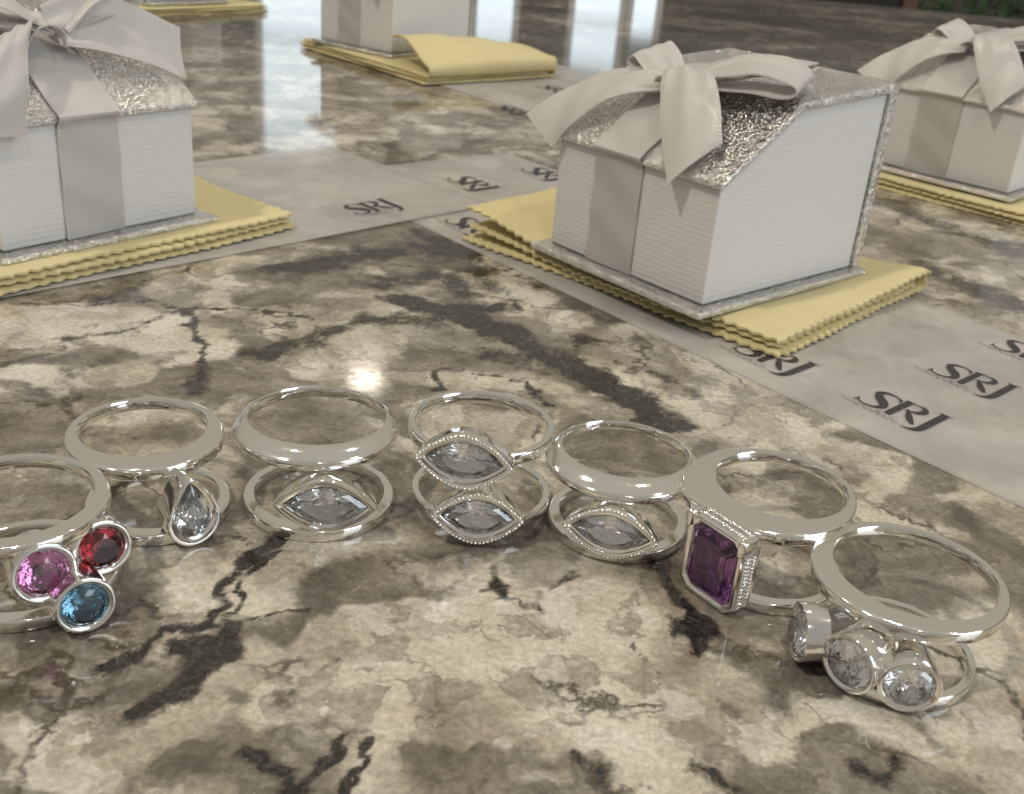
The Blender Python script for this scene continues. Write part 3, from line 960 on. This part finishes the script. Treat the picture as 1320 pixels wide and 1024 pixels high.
bM0, bM1 = ground(710, 312, 6), ground(904, 394, 6)
angBox = math.atan2(bM1[1] - bM0[1], bM1[0] - bM0[0])
make_box('white gift box with satin bow and sparkling lid beside the printed letters', bM0, angBox, centre_bow())

# right gift box, beyond the middle one
angR = math.radians(-43)
bR1 = ground(1298, 250, 6)
bR0 = bR1 - BW * V3((math.cos(angR), math.sin(angR), 0))
make_box('white gift box with satin bow partly hidden behind another gift box', bR0, angR, centre_bow())
eR, fR = V3((math.cos(angR), math.sin(angR), 0)), V3((-math.sin(angR), math.cos(angR), 0))
cloth('folded yellow cloth under the gift box that stands nearest the shrubs', bR0 - 14 * eR - 9 * fR, angR, 84, 66, 0.04, cell=1.25, seed=2)

# left gift box, cut by the picture edge
angL = math.radians(53.3)
bL1 = ground(253, 275, 6)
eL, fL = V3((math.cos(angL), math.sin(angL), 0)), V3((-math.sin(angL), math.cos(angL), 0))
bL0 = bL1 - BW * eL
def left_bow():
    k = (18.5, 11.0, 40.6)
    P = []
    P.append(('bow_tail', [((20.5, 11.0, 41.2), (-0.4, 2.6, 3.2)), ((28, 9.6, 42.0), (-1.2, 2.8, 5.6)), ((36, 8.0, 40.2), (-1.6, 3.0, 6.3)), ((43, 6.4, 37.2), (-1.8, 2.9, 6.4)), ((47.2, 5.4, 35.2), (-1.8, 2.7, 6.4))], 3.2, 0.7))
    P.append(('bow_tail', [((16.5, 10.0, 40.8), (2.0, 1.6, 1.0)), ((11.0, 6.0, 42.0), (4.6, 2.0, 1.2)), ((5.0, 1.0, 37.8), (5.9, 1.2, 1.2)), ((1.4, -2.6, 31.0), (6.2, 0.4, 1.0)), ((-0.4, -3.6, 24.6), (6.3, 0.2, 0.8))], 1.2, -0.5))
    P.append(('bow_loop', [((23, 12.0, 41.4), (0, 3.6, 1.0)), ((29, 14.5, 46.8), (-0.8, 6.0, 1.4)), ((37, 17.0, 49.6), (-1.0, 6.2, 1.2)), ((42, 18.0, 47.6), (-1.0, 6.2, 1.0)), ((38, 17.0, 44.6), (-1.0, 6.2, 0.8)), ((30, 14.5, 43.4), (-0.8, 5.8, 0.6)), ((23, 12.5, 41.2), (0, 3.4, 0.6))], None, 0.4))
    P.append(('bow_loop', [((20, 12.0, 41.4), (0, 3.6, 1.0)), ((13, 13.5, 46.2), (0.8, 6.0, 1.4)), ((5, 15.0, 48.0), (1.0, 6.2, 1.2)), ((0.5, 15.5, 46.0), (1.0, 6.2, 1.0)), ((5, 15.0, 43.4), (1.0, 6.2, 0.8)), ((13, 13.5, 42.4), (0.8, 5.8, 0.6)), ((20, 12.0, 41.0), (0, 3.4, 0.6))], None, 0.4))
    return k, P
make_box('white ribbed gift box with a broad flat ribbon tail', bL0, angL, left_bow(), rib_x=20.0)
cloth('folded yellow cloth under the gift box with the broad flat ribbon tail', bL0 - 16 * eL - 8.5 * fL, angL, 82, 60, 0.82, cell=1.0, seed=3, lift=0.6)

# far gift box: only its lower half shows
angF = math.radians(-36)
bF1 = ground(505, 69, 6)
eF, fF = V3((math.cos(angF), math.sin(angF), 0)), V3((-math.sin(angF), math.cos(angF), 0))
bF0 = bF1 - BW * eF
make_box('white gift box whose cloth has a flap folded up against its side', bF0, angF, centre_bow())
angFC = math.radians(-47)
cf = cloth('folded yellow cloth with a rounded flap turned up beside the far gift box', V3((-113, 524, 0)), angFC, 98, 72, 0.42, cell=1.25, seed=4, lift=0.0)
# the turned-up flap: the cloth's end is folded back on itself, its free corner curling up against the box
def flap_mesh():
    n, m = 44, 30
    C = np.zeros((n + 1, m + 1, 3))
    for i in range(n + 1):
        for j in range(m + 1):
            u, q = i / n, j / m
            y = 1 + 70 * q
            if u < 0.2:                                          # rounded fold at the outer end
                a = u / 0.2 * math.pi - math.pi / 2
                rr_ = 2.1 + 1.3 * math.sin(q * 2.6)
                x, z = 96.5 + rr_ * math.cos(a), 3.0 + rr_ + rr_ * math.sin(a)
            else:
                w = (u - 0.2) / 0.8
                rr_ = 2.1 + 1.3 * math.sin(q * 2.6)
                reach = 34 - 8 * q
                x = 96.5 - reach * w
                z = 3.0 + 2 * rr_ + (6.4 * (1 - q) ** 1.3 + 1.2) * math.sin(w * 2.0) ** 1.5 + 0.35 * math.sin(y * 0.25 + w * 3)
                y = y + 7 * w * (1 - q)
            C[i, j] = (x, y, z)
    gu, gv = np.gradient(C, axis=0), np.gradient(C, axis=1)
    Nn = np.cross(gu, gv)
    Nn /= np.maximum(np.linalg.norm(Nn, axis=2, keepdims=True), 1e-6)
    vs, fs = [], []
    for side in (0.5, -0.5):
        vs += [tuple(p) for p in (C + Nn * side).reshape(-1, 3)]
    N = (n + 1) * (m + 1)
    for i in range(n):
        for j in range(m):
            a = i * (m + 1) + j
            q = (a, a + m + 1, a + m + 2, a + 1)
            fs += [q, tuple(N + t for t in q[::-1])]
    bd = [j for j in range(m + 1)] + [i * (m + 1) + m for i in range(1, n + 1)] + [n * (m + 1) + j for j in range(m - 1, -1, -1)] + [i * (m + 1) for i in range(n - 1, 0, -1)]
    for k in range(len(bd)):
        a, b = bd[k], bd[(k + 1) % len(bd)]
        fs.append((a, b, N + b, N + a))
    return vs, fs
v, f = flap_mesh()
mesh_obj('turned_up_flap', v, f, M['cloth'], cf)

# the fifth box: only its cloth and the edge of its base show at the top of the picture
angT = math.radians(52)
eT, fT = V3((math.cos(angT), math.sin(angT), 0)), V3((-math.sin(angT), math.cos(angT), 0))
cT = ground(345, 13, 1) - 92 * eT
cloth('folded yellow cloth under the gift box standing farthest back beside the tall window reflection', cT, angT, 92, 66, 0.04, cell=1.25, seed=5)
make_box('white gift box standing farthest back, behind the gift box with the broad ribbon tail', cT + 22 * eT + 9 * fT, angT, centre_bow())

# ------------------------------------------------------------------ rings
def band(name, parent, ri, tb, tf, h, z0, dome=0.0, power=1.4, hf=None, flat_front=None):
    """band lying on its side; front = local +x; inner circle centred; radial thickness tb (back) to tf (front)"""
    N = 168
    hf = hf or h
    prof = []
    bv = 0.16
    nt = 7
    vs, fs = [], []
    for i in range(N):
        th = 2 * math.pi * i / N
        k = ((1 + math.cos(th)) / 2) ** power
        T = tb + (tf - tb) * k
        Hh = h + (hf - h) * k
        R = ri + T
        if flat_front and math.cos(th) > 0:
            lim = flat_front / max(math.cos(th), 1e-3)
            R = min(R, lim)
            T = R - ri
        ring = [(ri + 0.05, bv), (ri, bv + 0.12), (ri - 0.04, Hh / 2), (ri, Hh - bv - 0.12), (ri + 0.05, Hh - bv), (ri + bv, Hh)]
        for q in range(1, nt):
            u = q / nt
            ring.append((ri + bv + (T - 2 * bv) * u, Hh - dome * Hh * u ** 2))
        zt = Hh - dome * Hh
        ring += [(R - bv, zt), (R - 0.05, zt - bv * 0.7), (R, zt - bv - 0.12), (R + 0.03, zt * 0.5), (R, bv + 0.12), (R - 0.05, bv * 0.7), (R - bv, 0), (ri + T / 2, 0), (ri + bv, 0)]
        c, s = math.cos(th), math.sin(th)
        for rr_, zz in ring:
            vs.append((rr_ * c, rr_ * s, z0 + zz))
    m = len(vs) // N
    for i in range(N):
        j = (i + 1) % N
        for q in range(m):
            p = (q + 1) % m
            fs.append((i * m + q, i * m + p, j * m + p, j * m + q))
    o = mesh_obj(name, vs, fs, M['silver'], parent)
    soften(o, 48)
    return o

def outline(kind, a, b, n=64):
    """closed (y,z) curve of a stone, half sizes a (along y) and b (along z)"""
    pts = []
    if kind == 'round':
        for i in range(n):
            t = 2 * math.pi * i / n
            pts.append((a * math.cos(t), b * math.sin(t)))
    elif kind == 'marquise':
        for i in range(n):
            t = 2 * math.pi * i / n
            y = math.cos(t)
            z = math.copysign((1 - abs(y) ** 1.75) ** 0.92 if abs(y) < 1 else 0.0, math.sin(t))
            pts.append((a * y, b * z))
    elif kind == 'pear':
        for i in range(n):
            t = 2 * math.pi * i / n + math.pi / 2
            y, z = math.cos(t), math.sin(t)
            if z > 0:
                y = y * (1 - 0.62 * z ** 1.6)
                pts.append((a * y * (1 - 0.0), b * (z * 1.22 - 0.22)))
            else:
                pts.append((a * y, b * (z * 0.78 - 0.22)))
    elif kind == 'emerald':
        c = 0.26 * min(a, b)
        q = [(a, -b + c), (a, b - c), (a - c, b), (-a + c, b), (-a, b - c), (-a, -b + c), (-a + c, -b), (a - c, -b)]
        for i in range(8):
            p0, p1 = q[i], q[(i + 1) % 8]
            for k in range(n // 8):
                t = k / (n // 8)
                pts.append((p0[0] + (p1[0] - p0[0]) * t, p0[1] + (p1[1] - p0[1]) * t))
    return pts

def loft(name, loops, mat, parent, loc, az, cap0=True, cap1=False, smooth=True, sharp=40):
    """loops: list of (outline points, x); x along the facing direction"""
    n = len(loops[0][0])
    vs, fs = [], []
    for pts, x in loops:
        vs += [(x, y, z) for y, z in pts]
    for i in range(len(loops) - 1):
        for k in range(n):
            j = (k + 1) % n
            fs.append((i * n + k, i * n + j, (i + 1) * n + j, (i + 1) * n + k))
    if cap0:
        fs.append(tuple(range(n - 1, -1, -1)))
    if cap1:
        m0 = (len(loops) - 1) * n
        fs.append(tuple(m0 + k for k in range(n)))
    o = mesh_obj(name, vs, fs, mat, parent, smooth, loc, (0, 0, az))
    if smooth:
        soften(o, sharp)
    return o

def gem(kind, a, b, mat, parent, loc, az, ch, pd):
    n = {'emerald': 8, 'marquise': 20}.get(kind, 16)
    vs, fs = [], []
    def ring(scale, x, shift, sb=None):
        sb = scale if sb is None else sb
        if kind == 'emerald':
            c = 0.26 * min(a, b)
            aa, bb = a * scale, b - a * (1 - scale)
            c = c * (0.4 + 0.6 * scale)
            pts = [(aa, -bb + c), (aa, bb - c), (aa - c, bb), (-aa + c, bb), (-aa, bb - c), (-aa, -bb + c), (-aa + c, -bb), (aa - c, -bb)]
        else:
            big = outline(kind, a * scale, b * sb, n * 2)
            pts = big[shift::2]
        k = len(vs)
        vs.extend((x, y, z) for y, z in pts)
        return k
    if kind == 'emerald':
        rs = [ring(1.0, -0.15, 0), ring(1.0, 0, 0), ring(0.86, ch * 0.55, 0), ring(0.68, ch, 0)]
        ps = [ring(0.80, -0.15 - pd * 0.40, 0), ring(0.52, -0.15 - pd * 0.75, 0), ring(0.16, -0.15 - pd, 0)]
        seq = ps[::-1] + rs
        for u, w in zip(seq[:-1], seq[1:]):
            for k in range(n):
                j = (k + 1) % n
                fs.append((u + k, u + j, w + j, w + k))
        fs.append(tuple(seq[-1] + k for k in range(n)))
        fs.append(tuple(seq[0] + k for k in range(n - 1, -1, -1)))
    else:
        g0, g1 = ring(1, -0.12, 0), ring(1, 0, 0)
        c1 = ring(0.84, ch * 0.55, 1)
        t1 = ring(0.60, ch, 0)
        p1 = ring(0.62, -0.12 - pd * 0.42, 1)
        p2 = ring(0.26, -0.12 - pd * 0.8, 0)
        apex = len(vs)
        vs.append((-0.12 - pd, 0, -0.22 * b if kind == 'pear' else 0))
        for k in range(n):
            j = (k + 1) % n
            h = (k - 1) % n
            fs.append((g0 + k, g0 + j, g1 + j, g1 + k))
            fs += [(g1 + k, g1 + j, c1 + k), (c1 + k, g1 + j, c1 + j)]
            fs += [(c1 + k, c1 + j, t1 + j), (c1 + k, t1 + j, t1 + k)]
            fs += [(g0 + j, g0 + k, p1 + k), (g0 + j, p1 + k, p1 + j)]
            fs += [(p1 + j, p1 + k, p2 + j), (p2 + j, p1 + k, p2 + k)]
            fs.append((p2 + j, p2 + k, apex))
        fs.append(tuple(t1 + k for k in range(n)))
    me_o = mesh_obj('gemstone', vs, fs, mat, parent, False, loc, (0, 0, az))
    bm = bmesh.new()
    bm.from_mesh(me_o.data)
    bmesh.ops.recalc_face_normals(bm, faces=bm.faces)
    bm.to_mesh(me_o.data)
    bm.free()
    return me_o

def setting(parent, kind, a, b, lip, depth, mat, loc, az, milgrain=False, step=False, recess=0.55, tilt=0.0, side_beads=False):
    """a closed bezel cup with its stone; loc = centre of the front rim in the parent's frame, az = facing"""
    O = lambda d: outline(kind, a + d, b + d)
    loops = [(O(lip * 0.4 - 0.4), -depth), (O(lip * 0.75), -depth + 0.4), (O(lip * 0.92), -depth * 0.45), (O(lip), -0.30), (O(lip * 0.93), -0.08), (O(lip * 0.72), 0.0)]
    if step:
        loops += [(O(lip * 0.52), -0.06), (O(lip * 0.46), -0.34), (O(lip * 0.18), -0.42), (O(0.02), -recess)]
    else:
        loops += [(O(lip * 0.45), -0.03), (O(lip * 0.2), -0.16), (O(0.03), -recess * 0.8)]
    loops += [(O(-0.05), -recess - 0.35), (O(-0.4), -depth + 0.4)]
    bz = loft('bezel', loops, M['silver'], parent, loc, az, True, True)
    bz.rotation_euler = (0, -math.radians(tilt), az)
    g = gem(kind, a + 0.02, b + 0.02, M[mat], bz, None, 0, 0.30 * min(a, b) * (0.7 if kind == 'emerald' else 1), min(depth - recess - 0.75, 0.62 * min(a, b)))
    g.location = (-recess * 0.75 * MM, 0, 0)
    for xb, ob in ([(0.0, 0.86)] if milgrain else []) + ([(-1.1, 1.0), (-2.3, 0.97)] if side_beads else []):
        pts = outline(kind, a + lip * ob, b + lip * ob, 400)
        P = np.array(pts + pts[:1])
        L = np.concatenate([[0], np.cumsum(np.linalg.norm(np.diff(P, axis=0), axis=1))])
        cnt = int(L[-1] / 0.54)
        vs, fs = [], []
        r = 0.26
        for k in range(cnt):
            s = L[-1] * k / cnt
            y, z = np.interp(s, L, P[:, 0]), np.interp(s, L, P[:, 1])
            k0 = len(vs)
            vs += [(xb + 0.06 + r, y, z)]
            for q in range(6):
                t = q * math.pi / 3
                vs.append((xb + 0.06 + r * 0.55, y + r * 0.8 * math.cos(t), z + r * 0.8 * math.sin(t)))
            for q in range(6):
                t = q * math.pi / 3
                vs.append((xb + 0.06 - r * 0.8, y + r * 1.0 * math.cos(t), z + r * 1.0 * math.sin(t)))
            for q in range(6):
                w = (q + 1) % 6
                fs += [(k0, k0 + 1 + q, k0 + 1 + w), (k0 + 1 + q, k0 + 7 + q, k0 + 7 + w, k0 + 1 + w)]
        mg = mesh_obj('milgrain_edge', vs, fs, M['silver'], bz, True)
        tag(mg, kind='stuff')
    return bz

RG_TOP, RG_LOW = 'upper rings of the stacked pairs', 'lower rings of the stacked pairs'
def ring(label, cx, cy, az_deg, ri, tb, tf, h, z0, group, dome=0.0, power=1.4, hf=None, name='ring', flat_front=None):
    az = math.radians(az_deg)
    root = empty(name, (cx, cy, z0), az, label, 'ring', group)
    band('band', root, ri, tb, tf, h, 0.0, dome, power, hf, flat_front)
    root['az'] = az
    return root

def put(root, px, py, z, az_deg, **kw):
    """set a stone so that its front rim centre shows at photo pixel (px,py), height z above the counter"""
    W = ground(px, py, z)
    ox, oy, oz = [c / MM for c in root.location]
    a = root.rotation_euler.z
    dx, dy = W[0] - ox, W[1] - oy
    loc = (dx * math.cos(a) + dy * math.sin(a), -dx * math.sin(a) + dy * math.cos(a), z - oz)
    return setting(root, loc=loc, az=math.radians(az_deg) - a, **kw)

def fit(u, v, r, zt):
    h = CAMH - zt
    return u * h, v * h, r * h

TH = 1.65        # band height when lying on its side
# pair 1: three coloured stones, cut by the picture edge
zt = 11.0
c = ground(14, 638, zt)
low1 = ring('silver ring with pink, red and blue round stones in a cluster', *ground(34, 728, TH)[:2], -50, 9.1, 1.1, 2.0, TH, 0.0, RG_LOW)
put(low1, 58, 741, 7.3, -50, kind='round', a=2.65, b=2.65, lip=0.95, depth=5.2, mat='pink', recess=0.4, tilt=6)
put(low1, 133, 708, 6.9, -48, kind='round', a=2.5, b=2.5, lip=0.95, depth=4.6, mat='red', recess=0.4, tilt=6)
put(low1, 111, 782, 3.6, -52, kind='round', a=2.45, b=2.45, lip=0.9, depth=5.0, mat='blue', recess=0.4, tilt=6)
up1 = ring('plain flat-sided silver ring resting on the cluster of pink, red and blue stones', c[0], c[1], -52, 9.0, 1.0, 2.5, TH, zt - TH, RG_TOP)
# pair 2: pear
zt = 10.4
x, y, r = fit(-0.696, 1.818, 0.1165, zt)
low2 = ring('silver ring with a clear pear-shaped stone', *ground(203, 639, TH)[:2], -55, 7.9, 1.0, 2.0, TH, 0.0, RG_LOW)
put(low2, 251, 661, 5.0, -48, kind='pear', a=2.4, b=3.65, lip=1.15, depth=4.6, mat='clear', recess=0.5, step=True, tilt=4)
up2 = ring('plain flat-sided silver ring resting on the pear-shaped stone', x, y, -62, r, 0.85, 3.9, TH, zt - TH, RG_TOP, power=1.7)
# pair 3: marquise, plain rims
zt = 10.9
x, y, r = fit(-0.3834, 1.9245, 0.1369, zt)
low3 = ring('silver ring with a clear marquise stone in a smooth bezel', *ground(412, 631, TH)[:2], -84, 8.7, 1.1, 2.1, TH, 0.0, RG_LOW)
put(low3, 419, 655, 5.2, -84, kind='marquise', a=5.3, b=2.7, lip=1.35, depth=3.2, mat='clear', step=True, recess=0.7)
up3 = ring('plain domed silver ring resting on the smooth-bezel marquise stone', x, y, -84, r - 0.1, 1.0, 3.2, 1.7, zt - 1.7, RG_TOP, dome=0.45, hf=2.3)
# pair 4: two marquises with beaded rims
zt = 12.3
c = ground(621, 543, zt)
c2 = ground(620, 627, 2.9)
low4 = ring('lower of two stacked silver rings with beaded marquise stones', c2[0], c2[1], -92, 8.6, 1.2, 0.9, 1.7, 1.2, 'stacked rings with beaded marquise stones')
put(low4, 615, 670, 4.3, -88, kind='marquise', a=4.7, b=2.5, lip=1.35, depth=3.6, mat='clear', milgrain=True, step=True, recess=0.6)
up4 = ring('upper of two stacked silver rings with beaded marquise stones', c[0], c[1], -97, 9.0, 1.2, 0.9, 1.8, zt - 1.8, 'stacked rings with beaded marquise stones')
put(up4, 597, 597, 12.1, -95, kind='marquise', a=5.0, b=2.55, lip=1.4, depth=3.6, mat='clear', milgrain=True, step=True, recess=0.6)
# pair 5: marquise with beads under a domed ring
zt = 9.9
x, y, r = fit(0.2315, 1.8964, 0.1229, zt)
low5 = ring('silver ring with a beaded marquise stone beside the purple stone ring', *ground(797, 661, TH)[:2], -104, 8.1, 1.1, 2.1, TH, 0.0, RG_LOW)
put(low5, 786, 689, 4.6, -104, kind='marquise', a=5.0, b=2.35, lip=1.3, depth=3.2, mat='clear', milgrain=True, step=True, recess=0.7)
up5 = ring('plain domed silver ring with a bright glint, resting on a beaded marquise stone', x, y, -104, r, 1.0, 3.5, 1.7, zt - 1.7, RG_TOP, dome=0.45, hf=2.3)
# pair 6: purple emerald cut
zt = 10.4
x, y, r = fit(0.5257, 1.8148, 0.1235, zt)
low6 = ring('plain silver ring lying under the purple stone ring', *ground(990, 722, TH)[:2], -140, 8.4, 1.0, 1.8, TH, 0.0, RG_LOW)
up6 = ring('silver ring with a large rectangular purple stone', x, y, -141, r, 0.95, 5.6, TH, zt - TH, RG_TOP, power=1.9, flat_front=13.5)
bz6 = put(up6, 915, 728, 5.6, -141, kind='emerald', a=3.6, b=4.55, lip=0.85, depth=4.0, mat='purple', recess=0.35, side_beads=True)
for sy in (-1, 1):
    vv, ff = box((-2.4, sy * 4.3 - 0.55, 3.5), (0.45, sy * 4.3 + 0.55, 5.75))
    sh = mesh_obj('corner_claw', vv, ff, M['silver'], bz6, True)
    bevel(sh, 0.35, 3)
# pair 7: three round clear stones
zt = 9.3
x, y, r = fit(0.7039, 1.5548, 0.1339, zt)
low7 = ring('silver ring with three round clear stones side by side', *ground(1148, 829, TH)[:2], -122, 8.6, 1.0, 1.3, TH, 0.0, RG_LOW)
put(low7, 1028, 814, 4.1, -178, kind='round', a=2.85, b=2.95, lip=0.6, depth=3.2, mat='clear', recess=0.3)
put(low7, 1092, 857, 4.1, -140, kind='round', a=2.85, b=2.85, lip=0.7, depth=4.6, mat='clear', recess=0.3)
put(low7, 1173, 888, 3.8, -98, kind='round', a=2.7, b=2.6, lip=0.75, depth=4.6, mat='clear', recess=0.3)
up7 = ring('plain flat-sided silver ring resting on three round clear stones', x, y, -140, r, 0.95, 3.3, TH, zt - TH, RG_TOP)
